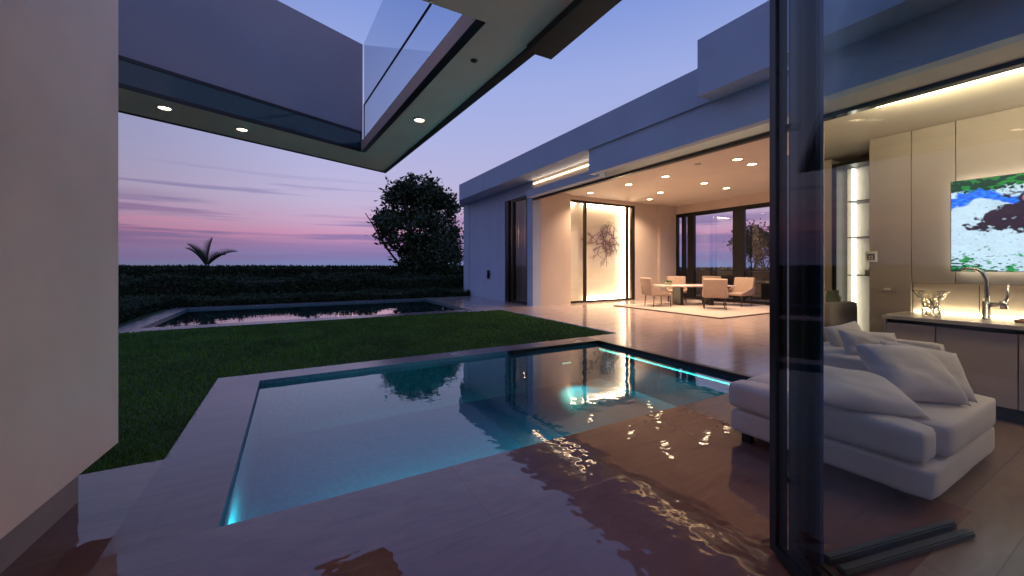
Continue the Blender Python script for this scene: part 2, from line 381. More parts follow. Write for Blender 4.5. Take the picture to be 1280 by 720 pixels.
# ------------------------------------------------------------ trees
def grow(b, tips, p, d, ln, r, depth, spread, minz):
    pts = [p]; q = p.copy(); dd = d.copy(); n = 4
    for i in range(n):
        dd = (dd + Vector((random.gauss(0,.12), random.gauss(0,.12), random.gauss(.03,.06)))).normalized()
        q = q + dd*ln/n; pts.append(q.copy())
    rr = [r*(1-.35*i/n) for i in range(n+1)]
    b.tube(pts, rr, 6)
    if depth == 0: tips += pts[1:]; return
    if depth < 3: tips.append(pts[-1])
    for k in range(random.choice((2,3))):
        nd = (dd + Vector((random.gauss(0,spread), random.gauss(0,spread), random.gauss(.1,spread*.5)))).normalized()
        grow(b, tips, q, nd, ln*random.uniform(.62,.85), r*.6, depth-1, spread, minz)
def tree(name, loc, stems, ln, r, depth, leaf, nper, sigma, label, spread=.5, fan=.35, cat='tree'):
    t = thing(name, loc, 0, label, cat); b = MB(); tips = []
    for k in range(stems):
        a = 2*math.pi*k/stems+random.random()*.6
        grow(b, tips, Vector((math.cos(a)*.12, math.sin(a)*.12, -.05)), Vector((math.cos(a)*fan, math.sin(a)*fan, 1)).normalized(), ln, r, depth, spread, 0)
    b.build('trunk', 'bark', t, smooth=True)
    l = MB()
    for p in tips:
        if p.z < 1.2: continue
        ps = [p + Vector((random.gauss(0,sigma), random.gauss(0,sigma), random.gauss(0,sigma*.8))) for _ in range(nper)]
        l.leaves(ps, leaf, aspect=.42)
    l.build('crown', 'leaf_tree', t, recalc=False)
    return t
def bushy(name, cx, Z, rx, zc, rz, ncl, leaf, nper, sig, nst, label, cat, gap=.0, seed=1):
    random.seed(seed); p0 = camv(cx, Z); t = thing(name, (p0.x,p0.y,-.03), 0, label, cat)
    stems = MB(); nodes = []
    for k in range(nst):
        a = 2*math.pi*k/nst+random.random()*.5; lean = random.uniform(.12,.55)
        p = Vector((math.cos(a)*.15, math.sin(a)*.15, 0)); d = Vector((math.cos(a)*lean, math.sin(a)*lean, 1)).normalized()
        pts = [p.copy()]; ln = (zc+rz*.55)/9
        for i in range(9):
            d = (d+Vector((random.gauss(0,.1),random.gauss(0,.1),.03))).normalized(); p = p+d*ln; pts.append(p.copy()); nodes.append(p.copy())
        stems.tube(pts, [.10*(zc/4)*(1-.085*i) for i in range(10)], 7)
    cl = []
    while len(cl) < ncl:
        v = Vector((random.uniform(-1,1),random.uniform(-1,1),random.uniform(-1,1)))
        if v.length > 1: continue
        if random.random() > v.length**1.2+.12: continue
        q = Vector((v.x*rx*(1+.35*noise.noise(v*2+Vector((seed,0,0)))), v.y*rx, zc+v.z*rz*(1+.35*noise.noise(v*2.5+Vector((0,seed,0))))))
        if q.z < .25: continue
        if v.z < .55 and noise.noise(Vector((v.x*3.0+seed,v.y*1.4,v.z*2.6))) < gap: continue
        cl.append(q)
    l = MB()
    for q in cl:
        nb = min(nodes, key=lambda n: (n-q).length + max(0, n.z-q.z)*2); mid = (nb+q)/2+Vector((0,0,-.1))
        stems.tube([nb, mid, q], [.035,.022,.01], 5)
        s_ = sig*random.uniform(.7,1.3)
        l.leaves([q+Vector((random.gauss(0,s_),random.gauss(0,s_),random.gauss(0,s_*.8))) for _ in range(nper)], leaf, aspect=.42)
    stems.build('trunk', 'bark', t, smooth=True); l.build('crown', 'leaf_tree', t, recalc=False)
bushy('broadleaf_tree', -6.45, 27, 2.85, 4.35, 2.8, 240, .34, 52, .24, 8, 'large bushy broadleaf tree beside the house', 'tree', gap=.0, seed=3)
bushy('shrub_tree', -4.75, 26, 1.5, 2.0, 1.5, 110, .2, 70, .25, 5, 'lower dark bush beneath the large tree by the house corner', 'bush', gap=-.5, seed=6)
random.seed(11)
tree('garden_tree', (19.9, 10.6, -.03), 4, 1.15, .06, 3, .17, 22, .2, 'dark tree seen through the right window of the dining room', spread=.5, fan=.3)
def palm():
    b0 = camv(-382/490*21.5, 21.5)
    t = thing('palm_tree', (b0.x, b0.y, -.03), 0, 'small palm sticking up above the far hedge', 'palm')
    MB().tube([(0,0,-.3),(.02,0,.6),(0,.02,1.35)], [.12,.1,.08], 10).build('trunk', 'bark', t, smooth=True)
    ex = Vector((cC,-cS,0)); ey = Vector((cS,cC,0))
    for (side, rise, ln, dep) in ((-1.0,1.5,1.6,.1),(-.75,1.8,1.5,-.2),(.12,2.0,1.6,.2),(1.15,1.25,1.8,.1),(1.05,1.1,1.5,-.3),(-.9,1.3,1.3,.4)):
        b = MB(); d = (ex*side + ey*dep + Vector((0,0,rise))).normalized(); p = Vector((0,0,1.3)); pts = [p.copy()]
        for i in range(14):
            d = (d + Vector((0,0,-.035*(1+i*.12)))).normalized(); p = p + d*ln/14; pts.append(p.copy())
        b.tube(pts, [.018*(1-.8*i/14) for i in range(15)], 5)
        for i in range(2, 15):
            for sg in (-1, 1):
                for q in (0, .5):
                    base = pts[i] if q == 0 else (pts[i]+pts[i-1])/2
                    tang = (pts[i]-pts[i-1]).normalized(); sd_ = tang.cross(Vector((0,0,1)))
                    if sd_.length < .1: sd_ = ey
                    sd_.normalize(); up = sd_.cross(tang).normalized()
                    ld = (tang*.9 + sd_*sg*.7 + up*.55).normalized(); l = .52*math.sin(math.pi*min(1,(i+1.5)/16))+.08
                    wv = tang*.034
                    b.bm.faces.new([b.bm.verts.new(v) for v in (base-wv, base+wv, base+ld*l)])
        b.build('frond', 'leaf', t, recalc=False)
palm()

# ------------------------------------------------------------ dining wing (far house)
wing = thing('villa_wing', (6.87, 11, 0), 0, 'white flat-roofed house wing with open dining room across the pool', 'house')
def part(b, name, m, parent=wing, label=None, **k):
    # geometry given in world metres; shift to the thing's base
    off = Vector((0,0,0)); q = parent
    while q is not None: off += q.location; q = q.parent
    bmesh.ops.translate(b.bm, verts=b.bm.verts, vec=-off)
    o = b.build(name, m, parent, **k)
    if label: o['label'] = label
    return o
X0 = 6.87; ZS = 4.11; ZC = 3.8; YB = 11.05
# outer wall with the tall window opening
b = MB(); b.box(X0, 12.79, 0, X0+.3, 16.7, ZS); b.box(X0, 10.85, 0, X0+.3, 11.2, ZS); b.box(X0, 11.2, 3.7, X0+.3, 12.79, ZS)
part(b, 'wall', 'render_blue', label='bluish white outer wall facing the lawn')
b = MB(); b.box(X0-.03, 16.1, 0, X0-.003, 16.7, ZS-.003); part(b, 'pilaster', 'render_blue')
b = MB(); b.box(X0+.303, YB-.2, 0, 8.42, YB+.1, ZS); part(b, 'wall', 'plaster')
b = MB(); b.box(11.68, YB+.003, 0, 13.0, YB+.25, ZC); b.box(13.003, YB-.12, 0, 14.2, YB+.25, ZC); part(b, 'wall', 'plaster')
b = MB(); b.box(8.42, YB-.05, 3.66, 11.68, YB+.25, ZC); part(b, 'wall', 'plaster')
# tall window on the outer wall
wn = part(MB(), 'window', 'black') if False else None
t = MB(); x = X0+.02
for (a, bb) in ((11.2,11.28),(12.55,12.79),(12.2,12.32)): t.box(x, a, .003, x+.12, bb, 3.697)
t.box(x+.003,11.28,.003,x+.117,12.2,.09); t.box(x+.003,11.28,3.6,x+.117,12.2,3.697)
fr = part(t, 'window', 'black', label='tall narrow black framed window')
b = MB(); b.quad((x+.06,11.28,.09),(x+.06,12.55,.09),(x+.06,12.55,3.6),(x+.06,11.28,3.6)); part(b, 'pane', 'glass', fr)
b = MB()
for k in range(22):
    yy = 11.85+k*.04; b.tube([(X0+.42+.02*math.sin(k*1.7),yy,.02),(X0+.42+.02*math.sin(k*1.7),yy,3.68)], .022, 6)
part(b, 'curtain', 'shade', smooth=True)
b = MB(); b.box(X0+.301, 11.1, 0, X0+.9, 12.9, .01); part(b, 'window_floor', 'wood')
b = MB(); b.box(X0+.901,11.0,0,X0+.95,12.9,3.75); b.box(X0+.301,12.86,0,X0+.9,12.9,3.75); b.box(X0+.301,11.2,3.70,X0+.9,12.86,3.75); part(b, 'window_recess', 'plaster')
add_lamp('POINT', 'recess_fill', (7.5-6.87, 12.5-11, 2.6), 14, (1,.7,.45), wing, shadow_soft_size=.1)  # added fill without a fixture, brightens the curtain and window
wl = thing('wall_light', (X0-.06, 14.07, .98), 0, 'small black wall light on the bluish outer wall', 'wall light')
MB().box(-.04,-.05,-.17,.03,.05,.17,bev=.008).build('lamp_body', 'black', wl); MB().box(.03,-.03,-.06,.058,.03,.06).build('bracket', 'black', wl)
# ceiling
b = MB(); b.prism([(X0+.03,2.95),(14.2,2.95),(14.2,YB+.25),(X0+.32,YB+.25),(X0+.32,YB-.2),(X0+.03,YB-.2)], ZC+.003, ZC+.2); part(b, 'ceiling', 'ceiling')
# roof slab, upper block, beam
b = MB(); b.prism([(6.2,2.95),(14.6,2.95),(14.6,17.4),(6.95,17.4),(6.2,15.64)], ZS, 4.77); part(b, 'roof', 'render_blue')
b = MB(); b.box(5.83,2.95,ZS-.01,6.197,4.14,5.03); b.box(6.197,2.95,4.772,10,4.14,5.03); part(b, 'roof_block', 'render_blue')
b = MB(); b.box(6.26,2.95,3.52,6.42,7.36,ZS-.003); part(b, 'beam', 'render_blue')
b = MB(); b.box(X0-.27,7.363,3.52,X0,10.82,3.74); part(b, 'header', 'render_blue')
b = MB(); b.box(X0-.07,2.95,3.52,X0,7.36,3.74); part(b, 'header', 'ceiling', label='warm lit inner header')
b = MB(); b.box(X0+.003,2.95,3.74,X0+.1,10.84,ZS-.003); part(b, 'header_wall', 'plaster')
b = MB(); b.box(X0-.02,2.95,3.46,X0+.10,10.84,3.517); part(b, 'door_track', 'black')
b = MB(); b.box(X0-.02,3.0,3.87,X0+.0,6.95,3.895); part(b, 'light_strip', 'led')
b = MB(); b.box(X0-.02,7.0,3.985,X0+.0,10.8,4.003); part(b, 'light_strip', 'led_line')
# backlit art niche
b = MB(); b.box(8.43,YB+.55,0,11.76,YB+.6,3.66); part(b, 'niche_back', 'backpanel')
b = MB(); b.box(8.36,YB+.26,0,8.42,YB+.6,3.66); b.box(11.77,YB+.255,0,11.83,YB+.6,3.66); b.box(8.42,YB+.26,3.662,11.77,YB+.6,3.7); b.box(8.42,YB+.1,-.02,11.77,YB+.55,.012); part(b, 'niche_side', 'backpanel')
f = MB()
f.box(8.42,YB-.04,.003,11.68,YB+.04,.07); f.box(8.42,YB-.04,3.58,11.68,YB+.04,3.655)
for (a, bb) in ((8.42,8.47),(9.16,9.26),(11.24,11.35),(11.52,11.68)): f.box(a,YB-.045,.005,bb,YB+.045,3.652)
fr = part(f, 'art_window', 'bronze', label='black framed glazing over a glowing beige niche')
b = MB(); b.quad((8.47,YB,.07),(9.16,YB,.07),(9.16,YB,3.58),(8.47,YB,3.58)); b.quad((9.26,YB,.07),(11.24,YB,.07),(11.24,YB,3.58),(9.26,YB,3.58)); part(b, 'pane', 'glass', fr)
b = MB(); b.box(11.72,YB+.36,.06,11.765,YB+.53,3.56); b.box(9.6,YB+.44,.015,11.7,YB+.54,.03); b.box(9.5,YB+.44,3.63,11.7,YB+.54,3.655)
part(b, 'light_strip', 'led_soft')
b = MB(); b.box(8.5,YB+.42,3.60,9.15,YB+.5,3.62); part(b, 'light_strip', 'led_soft')
random.seed(4)
b = MB(); ac = Vector((10.32, YB+.50, 2.20))
def twig(p, ang, ln, r, dep):
    pts = [p.copy()]; q = p.copy(); a = ang
    for i in range(5):
        a += random.gauss(0,.22); q = q + Vector((math.cos(a), random.gauss(0,.12), math.sin(a)))*ln/5
        q.y = min(max(q.y, YB+.40), YB+.53); pts.append(q.copy())
    b.tube(pts, [r*(1-.15*i) for i in range(6)], 5)
    if dep:
        for k in range(3): twig(pts[random.randint(2,5)], a+random.gauss(0,.75), ln*random.uniform(.45,.75), r*.65, dep-1)
for k in range(36):
    a = math.pi/2 + (k-17.5)/18*3.1
    twig(ac+Vector((random.gauss(.35,.26),0,random.gauss(.0,.20))), a, random.uniform(.34,.5), .016, 2)
art = b.build('branch_sculpture', 'art'); tag(art, 'dark spreading branch sculpture mounted on the glowing niche wall', 'wall art')
# window wall towards the garden
XW = 14.0
b = MB(); b.box(XW,2.5,3.47,XW+.25,YB-.12,ZC); part(b, 'wall', 'plaster', label='beige band above the garden windows')
f = MB()
f.box(XW,2.5,3.32,XW+.12,10.93,3.465); f.box(XW,2.5,.003,XW+.12,10.93,.1)
for (a, bb) in ((10.86,10.95),(10.52,10.66),(10.1,10.40),(8.11,8.52),(5.2,5.6)): f.box(XW-.003,a,.005,XW+.123,bb,3.462)
f.box(XW+.01,2.5,1.14,XW+.05,10.93,1.17)
fr = part(f, 'garden_window', 'black', label='wide black framed garden windows')
b = MB(); b.quad((XW+.06,2.5,.1),(XW+.06,10.93,.1),(XW+.06,10.93,3.32),(XW+.06,2.5,3.32)); part(b, 'pane', 'glass', fr)

# dining ceiling lights
def downlight(name, loc, label, group, energy, r=.10, spot=True, lens='lens', col=(1,.69,.46)):
    t = thing(name, loc, 0, label, 'ceiling light', group)
    MB().lathe([(r,0),(r*1.35,-.004),(r*1.38,-.012),(r*1.0,-.012),(r*.95,-.003)]).build('trim_ring', 'white_plastic', t)
    MB().lathe([(r*.96,-.004),(r*.5,-.010),(.001,-.012)]).build('lens', lens, t, smooth=True)
    if energy:
        add_lamp('SPOT', 'downlight_lamp', (0,0,-.03), energy, col, t, spot_size=R(125), spot_blend=.9, shadow_soft_size=.06)
    return t
spots = [(8.84,10.31,'leftmost ceiling light, nearest the art niche'), (8.95,8.68,'second ceiling light from the left near the open side'), (9.05,7.41,'brightest third ceiling light from the left'),
 (10.8,7.45,'ceiling light above the near side of the dining table'), (12.08,7.56,'small ceiling light toward the garden windows'), (10.85,9.1,'ceiling light in the middle of the far row'),
 (11.6,10.21,'farthest small ceiling light by the back wall corner'), (9.06,5.4,'upper ceiling light of the right pair'), (9.79,5.48,'lower ceiling light of the right pair')]
for x, y, s in spots:
    downlight('ceiling_light', (x,y,ZC), s, 'dining room ceiling lights', 340)
sm = thing('smoke_detector', (8.64,6.13,ZC), 0, 'small round detector on the dining room ceiling', 'detector')
MB().lathe([(.07,0),(.07,-.02),(.045,-.035),(.001,-.036)]).build('detector_body', 'white_plastic', sm, smooth=True)

# rug, table, chairs
rug = thing('rug', (11.3,7.75,0), 0, 'large beige rug with dark edge under the dining set', 'rug')
MB().box(-2.1,-1.85,.004,2.1,1.85,.022).build('rug_border', 'rug_edge', rug); MB().box(-2.06,-1.81,.0225,2.06,1.81,.032).build('rug_pile', 'rug', rug)
tp = camv(868/490*0+ (866-640)/490*13.1, 13.1)
tb = thing('dining_table', (tp.x,tp.y,.032), -YAW, 'long low pale topped table on the rug', 'table')
MB().box(-1.15,-.5,.60,1.15,.5,.655,bev=.02,seg=3).build('tabletop', 'table', tb)
for sx in (-.5, .5):
    MB().box(sx-.05,-.32,.0,sx+.05,.32,.60,bev=.01).build('leg', 'black', tb)
bw = thing('plant_bowl', camv((836-640)/490*13.3, 13.3, .69), 0, 'small green plant in a bowl on the dining table', 'plant')
MB().lathe([(.06,0),(.12,.03),(.14,.07),(.13,.07),(.1,.03),(.001,.02)]).build('bowl', 'table', bw, smooth=True)
random.seed(8); MB().leaves([(random.gauss(0,.05),random.gauss(0,.05),.05+random.random()*.05) for _ in range(160)], .07, aspect=.5).build('leaves', 'plant', bw, recalc=False)
def make_chair():
    t = thing('dining_chair', (0,0,.032)); t['category'] = 'chair'; t['group'] = 'dining chairs on the rug'
    b = MB(); b.box(-.31,-.30,.33,.31,.32,.43,bev=.035,seg=3); b.build('seat', 'chair', t, smooth=True)
    m = Matrix.Translation((0,-.28,.36)) @ Matrix.Rotation(R(14),4,'X')
    b = MB(); b.box(-.32,-.05,0,.32,.05,.56,bev=.035,seg=3,m=m); b.build('backrest', 'chair', t, smooth=True)
    for s in (-1,1):
        b = MB(); p = [(-.36,.36),(.18,.40),(.22,.44),(-.40,.62)]
        vs1 = [b.bm.verts.new((s*.30,y,z)) for y,z in p]; vs2 = [b.bm.verts.new((s*.335,y,z)) for y,z in p]
        b.bm.faces.new(vs1); b.bm.faces.new(vs2[::-1])
        for i in range(4): b.bm.faces.new((vs1[i],vs1[(i+1)%4],vs2[(i+1)%4],vs2[i]))
        b.build('side_panel', 'chair', t)
        for y in (-.27,.27): MB().tube([(s*.27,y*.98,.34),(s*.29,y*1.08,0)], [.016,.011], 8).build('leg', 'bronze', t, smooth=True)
    return t
ch = make_chair()
def place(c, px, Z, face, label):
    p = camv((px-640)/490*Z, Z); c.location = (p.x,p.y,.032); c['label'] = label
    c.rotation_euler.z = -YAW + face         # face 0 looks away from the standpoint
cl = [(822,12.6,R(-82),'tan chair seen from the side at the left end of the table'),
      (893,11.85,R(-24),'tan chair seen from behind in front of the table'),
      (890,14.3,R(155),'tan chair behind the table, mostly hidden by the chair in front'),
      (922,12.7,R(120),'tan chair at the right end of the table showing its front'),
      (846,14.1,R(160),'tan chair behind the table near the plant bowl')]
for i, a in enumerate(cl):
    place(ch if i == 0 else copy_tree(ch), *a)

# ------------------------------------------------------------ near living pavilion (right)
pav = thing('living_pavilion', (5.75, 1.9, 0), 0, 'beige living room side of the house with layered roof edge at right', 'house')
pp = lambda b, n, m, **k: part(b, n, m, pav, **k)
HC = 2.69; YE = 1.79; YN = -3.5
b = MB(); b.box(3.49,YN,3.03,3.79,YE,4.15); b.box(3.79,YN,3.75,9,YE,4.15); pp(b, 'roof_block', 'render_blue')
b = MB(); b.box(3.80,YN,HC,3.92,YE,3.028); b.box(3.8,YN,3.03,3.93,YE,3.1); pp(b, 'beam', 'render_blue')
b = MB(); b.box(3.92,YN,HC+.006,4.27,YE,HC+.08); pp(b, 'soffit', 'ceiling')
b = MB(); b.box(4.27,YN,HC-.03,4.36,YE,HC+.08); pp(b, 'door_track', 'teal_glass')
b = MB(); b.box(4.36,YN,HC-.0,4.40,YE,HC+.08); pp(b, 'header', 'ceiling')
b = MB(); b.prism([(4.40,YN),(9,YN),(9,3.05),(6.6,3.05),(4.40,2.03)], HC+.06, HC+.16); pp(b, 'ceiling', 'ceiling')
b = MB(); b.prism([(4.33,1.80),(4.42,1.80),(6.65,2.96),(6.6,3.05),(4.33,2.0)], 0, 3.05); pp(b, 'wall', 'plaster', label='slanting end wall')
b = MB(); b.box(6.6,3.051,0,9,3.2,3.0); b.box(9.0,YN,0,9.2,3.2,3.0); pp(b, 'wall', 'plaster')
b = MB(); b.box(3.5,YN-.2,0,9,YN,4.1); pp(b, 'wall', 'plaster')
# cove light beside the header
b = MB(); b.box(4.405,YN+.1,HC-.012,4.43,1.42,HC+.012); pp(b, 'light_strip', 'led')
add_lamp('AREA', 'cove_lamp', (4.50-5.75,-.6-1.9,HC-.03), 105, (1,.74,.42), pav, (R(0),R(-125),0), shape='RECTANGLE', size=.04, size_y=4.0)
# panelled cabinet wall
XP = 5.75
def panel(y0,y1,z0,z1,x=XP,d=.3): b = MB(); b.box(x,y0+.003,z0,x+d,y1-.003,z1,bev=.002,seg=1); pp(b, 'wall_panel', 'panel')
panel(1.56,1.91,0,HC+.055); panel(1.24,1.56,1.125,HC+.055); panel(.2,1.24,1.125,HC+.055); panel(-1.0,.2,1.125,HC+.055); panel(-2.2,-1.0,1.125,HC+.055)
b = MB(); b.box(XP+.04,-3.4,.8,XP+.3,1.555,1.12); pp(b, 'backsplash', 'plaster')
b = MB(); b.box(XP+.038,1.09,.86,XP+.042,1.095,1.12); pp(b, 'backsplash_joint', 'bronze')
b = MB(); b.box(XP+.038,.5,.86,XP+.042,.505,1.12); pp(b, 'backsplash_joint', 'bronze')
b = MB(); b.box(XP+.015,-3.4,.822,XP+.037,1.54,.834); pp(b, 'light_strip', 'led')
add_lamp('AREA', 'counter_lamp', (XP+.02-5.75,-.4-1.9,.86), 5, (1,.72,.42), pav, (R(180),R(-12),0), shape='RECTANGLE', size=.03, size_y=3.8)
sp_ = thing('wall_socket', (XP-.006,1.75,1.05), 0, 'small blank switch plate on the tall cabinet panel', 'switch')
MB().box(-.006,-.075,-.03,.004,.075,.03,bev=.003).build('plate', 'panel', sp_); MB().box(-.009,-.03,-.012,-.006,.03,.012).build('rocker', 'white_plastic', sp_)
ip = thing('control_panel', (XP-.012,1.885,1.41), 0, 'small square control panel beside the lit shelves', 'control panel')
MB().box(-.01,-.05,-.06,.01,.05,.06,bev=.003).build('casing', 'white_plastic', ip); MB().box(-.013,-.032,-.035,-.0102,.032,.03).build('screen', 'black', ip)
b = MB()
for (y,z) in ((-.012,.006),(.012,.006),(-.012,-.018),(.012,-.018)): b.box(-.015,y-.008,z-.008,-.0135,y+.008,z+.008)
b.build('button', 'white_plastic', ip)
# television
tv = thing('television', (5.645, .42, 1.69), 0, 'large wall television showing a bright blue and green abstract picture', 'television')
MB().box(-.01,-.83,-.44,.03,.83,.44,bev=.004).build('casing', 'black', tv)
def tvpic():
    nx, nz = 330, 174; vs = []; fs = []; cols = []
    def fb(x, y, s, o, n=4): return sum(noise.noise(Vector((x*s*2**k, y*s*2**k, o+k*7)))/1.7**k for k in range(n))
    for j in range(nz+1):
        for i in range(nx+1):
            vs.append((-.0106, .824-1.648*i/nx, -.434+.868*j/nz))
    for j in range(nz):
        for i in range(nx):
            k = j*(nx+1)+i; fs.append((k,k+1,k+nx+2,k+nx+1))
            u = (i+.5)/nx*1.9; v = (j+.5)/nz      # u in picture heights from the left edge
            a = u+fb(u,v,2,1)*.09; c = v+fb(u,v,2,5)*.09
            sp = fb(u,v*1.6,13,11,3); fine = fb(u*.6,v*1.8,30,30,2)
            col = Vector((.66,.76,.86))*(1+.10*fine+.1*fb(u,v,4,33))
            def mixc(f, q): return col.lerp(Vector(q), max(0,min(1,f)))
            col = mixc((fine-.55)*5, (.25,.32,.38))
            up = (.86-c)                                       # leafy top left
            g = 1.0-abs(c-.96)*10-max(0,a-.35)*2.2
            col = mixc((g+sp*1.3)*3, (.02,.22+.2*max(0,fine),.04)); col = mixc((g-.3-sp*1.6)*4, (.005,.05,.02))
            bd = .80+.06*math.sin(a*10-.6)
            if a < .68: col = mixc((1-abs(c-bd)*17+.5*sp)*2.5, (.02,.12+.25*max(0,fine+.2),.85))
            # branching dark body: upper arm, diagonal, lower arm
            d1 = 1-math.hypot((a-1.0)/.55,(c-.82)/.10); d2 = 1-abs((c-.66)-(a-.50)*.55)*11 if .22 < a < .78 else -1
            d3 = 1-math.hypot((a-.55)/.44,(c-.47)/.11-.4*math.sin(a*5)); d4 = 1-math.hypot((a-1.05)/.10,(c-.62)/.22)
            m_ = max(d1,d2,d3,d4)
            col = mixc((m_+sp*.55)*5, (.022+.03*max(0,fine),.014,.028))
            pk_ = 1-math.hypot((a-.60)/.07,(c-.75)/.035); col = mixc(pk_*3, (.55,.2,.25))
            gr = 1-math.hypot((a-.72)/.20,(c-.24)/.17); col = mixc((gr+fb(u,v,6,60)*.6)*3, (.01,.38+.3*fine,.18))
            bl = 1-math.hypot((a-.92)/.13,(c-.40)/.24); col = mixc((bl+fb(u,v,6,70)*.6)*3, (.01,.08+.15*max(0,fine),.70))
            b2 = 1-math.hypot((a-1.4)/.3,(c-.4)/.22); col = mixc((b2+fb(u,v,5,80)*.7)*3, (.02,.22,.66))
            b3 = 1-math.hypot((a-1.6)/.2,(c-.7)/.14); col = mixc((b3+sp)*3, (.015,.02,.03))
            low = .15-c-.30*a; col = mixc((low*4+sp*1.1)*3, (.03,.30,.08)); col = mixc((low*4-.25+fine*1.2)*4, (.01,.06,.03))
            cols.append((*col, 1))
    me = bpy.data.meshes.new('screen'); me.from_pydata(vs, [], fs)
    ca = me.color_attributes.new('picture', 'FLOAT_COLOR', 'CORNER')
    for f, c_ in enumerate(cols):
        for q in range(4): ca.data[f*4+q].color = c_
    m, t, bs = mat('screen_picture'); at_ = t.nodes.new('ShaderNodeVertexColor'); at_.layer_name = 'picture'
    bs.inputs['Base Color'].default_value = (.01,.01,.01,1); bs.inputs['Roughness'].default_value = .15
    t.links.new(at_.outputs[0], bs.inputs['Emission Color']); bs.inputs['Emission Strength'].default_value = 1.6
    me.materials.append(m); o = bpy.data.objects.new('screen', me); C.objects.link(o); o.parent = tv
tvpic()
MB().box(.034,-.76,-.37,.05,.76,.37).build('wall_bracket', 'black', tv)
b = MB(); b.box(.045,-.80,.405,.062,.80,.42); b.box(.045,-.80,-.42,.062,.80,-.405); b.box(.045,.79,-.404,.062,.80,.404); b.build('backlight', 'led_soft', tv)
# base cabinets
cb = thing('kitchen_counter', (5.15,1.6,0), 0, 'long mauve grey base cabinet with pale stone top under the television', 'cabinet')
pc = lambda b, n, m, **k: part(b, n, m, cb, **k)
b = MB(); b.box(5.11,-3.4,.785,XP+.04,1.6,.82,bev=.003); pc(b, 'countertop', 'counter')
b = MB(); b.box(5.20,-3.4,.12,XP-.003,1.58,.78); pc(b, 'carcass', 'black')
b = MB(); b.box(5.24,-3.4,.0,XP-.003,1.56,.119); pc(b, 'plinth', 'black')
for (a, bb) in ((1.24,1.58),(.77,1.236),(.2,.766),(-.5,.196),(-1.2,-.504)):
    b = MB(); b.box(5.155,a,.13,5.197,bb-.003,.745,bev=.002,seg=1); pc(b, 'cabinet_door', 'door_lacquer')
b = MB(); b.box(5.155,1.5805,.13,XP-.003,1.595,.783); pc(b, 'side_panel', 'door_lacquer')
# crystal bowl
random.seed(3)
cv = thing('crystal_vase', (5.42,1.33,.821), 0, 'faceted crystal vase flaring at the top on the counter', 'vase')
b = MB(); prof = [(.056,0),(.060,.02),(.058,.08),(.066,.12),(.09,.155),(.122,.195),(.114,.195),(.08,.15),(.054,.115),(.046,.07),(.001,.05)]
b.lathe([(r_*1.1, z_*1.25) for r_, z_ in prof], seg=16)
for v in b.bm.verts: v.co += Vector((random.gauss(0,.006),random.gauss(0,.006),random.gauss(0,.005) if v.co.z>.01 else 0))
m, t_, bs = mat('cut_crystal'); bs.inputs['Transmission Weight'].default_value = .92; bs.inputs['Roughness'].default_value = .03; bs.inputs['IOR'].default_value = 1.5; bs.inputs['Base Color'].default_value = (.95,.9,.8,1)
b.build('vase_body', m, cv)
# faucet
fc = thing('kitchen_tap', (5.52,1.0,.821), 0, 'tall curved steel kitchen tap standing on the counter', 'tap')
MB().lathe([(.032,0),(.032,.01),(.026,.012),(.026,.16),(.001,.162)]).build('tap_base', 'steel', fc, smooth=True)
MB().tube([(0,0,.12),(0,-.005,.22),(0,.0,.36),(-.01,.02,.42),(-.02,.06,.455),(-.03,.11,.46),(-.035,.15,.445)], [.02,.018,.016,.015,.014,.014,.015], 12).build('spout', 'steel', fc, smooth=True)
MB().tube([(0,-.01,.13),(0,-.10,.14),(0,-.12,.20),(0,-.125,.32)], [.022,.02,.012,.009], 10).build('lever', 'steel', fc, smooth=True)
MB().tube([(0,-.10,.10),(0,-.10,.17)], .026, 12).build('side_mixer', 'steel', fc, smooth=True)
bd = thing('chopping_board', (5.5,.66,.821), 0, 'brown wooden board lying on the counter at the right edge', 'board')
MB().box(-.13,-.16,.001,.13,.16,.022,bev=.004).build('board', pmat('board_wood', (.22,.10,.05), .5), bd)
MB().tube([(-.05,.165,.012),(.05,.165,.012)], .008).build('handle', 'bronze', bd)

# lit shelf unit and second sofa
XS = 6.35
sh = thing('shelf_unit', (XS,2.3,0), 0, 'tall recessed glass shelf unit glowing white beside the cabinet panels', 'shelves')
ps = lambda b, n, m, **k: part(b, n, m, sh, **k)
b = MB(); b.box(XS+.3,1.6,.0,XS+.33,2.50,HC+.04); ps(b, 'back_panel', 'backpanel')
b = MB(); b.box(XS-.02,2.44,0,XS+.30,2.49,HC-.02); b.box(XS-.02,1.6,HC-.06,XS+.299,2.44,HC-.02); ps(b, 'frame', 'bronze')
b = MB(); b.box(XS+.2,2.34,.3,XS+.299,2.36,HC-.08); ps(b, 'light_strip', 'led_white')
for z in (1.18,1.67,2.14):
    b = MB(); b.box(XS,1.62,z,XS+.29,2.33,z+.012); ps(b, 'shelf', 'bronze')
b = MB(); b.box(XS-.02,2.495,0,XS+.33,3.05,HC+.05); part(b, 'wall', 'plaster', pav)
vs_ = thing('shelf_vase', (XS+.13,2.12,1.684), 0, 'small pale sculpted vase on the middle lit shelf', 'vase')
MB().lathe([(.03,0),(.05,.05),(.03,.11),(.045,.17),(.04,.17),(.001,.05)], seg=12).build('vase_body', 'white_plastic', vs_, smooth=True)
bx_ = thing('shelf_box', (XS+.13,2.13,1.193), 0, 'small pale box on the lowest lit shelf', 'box')
MB().box(-.05,-.05,0,.05,.05,.05,bev=.006).build('box_body', 'white_plastic', bx_); MB().box(-.052,-.052,.0505,.052,.052,.062,bev=.003).build('lid', 'white_plastic', bx_)

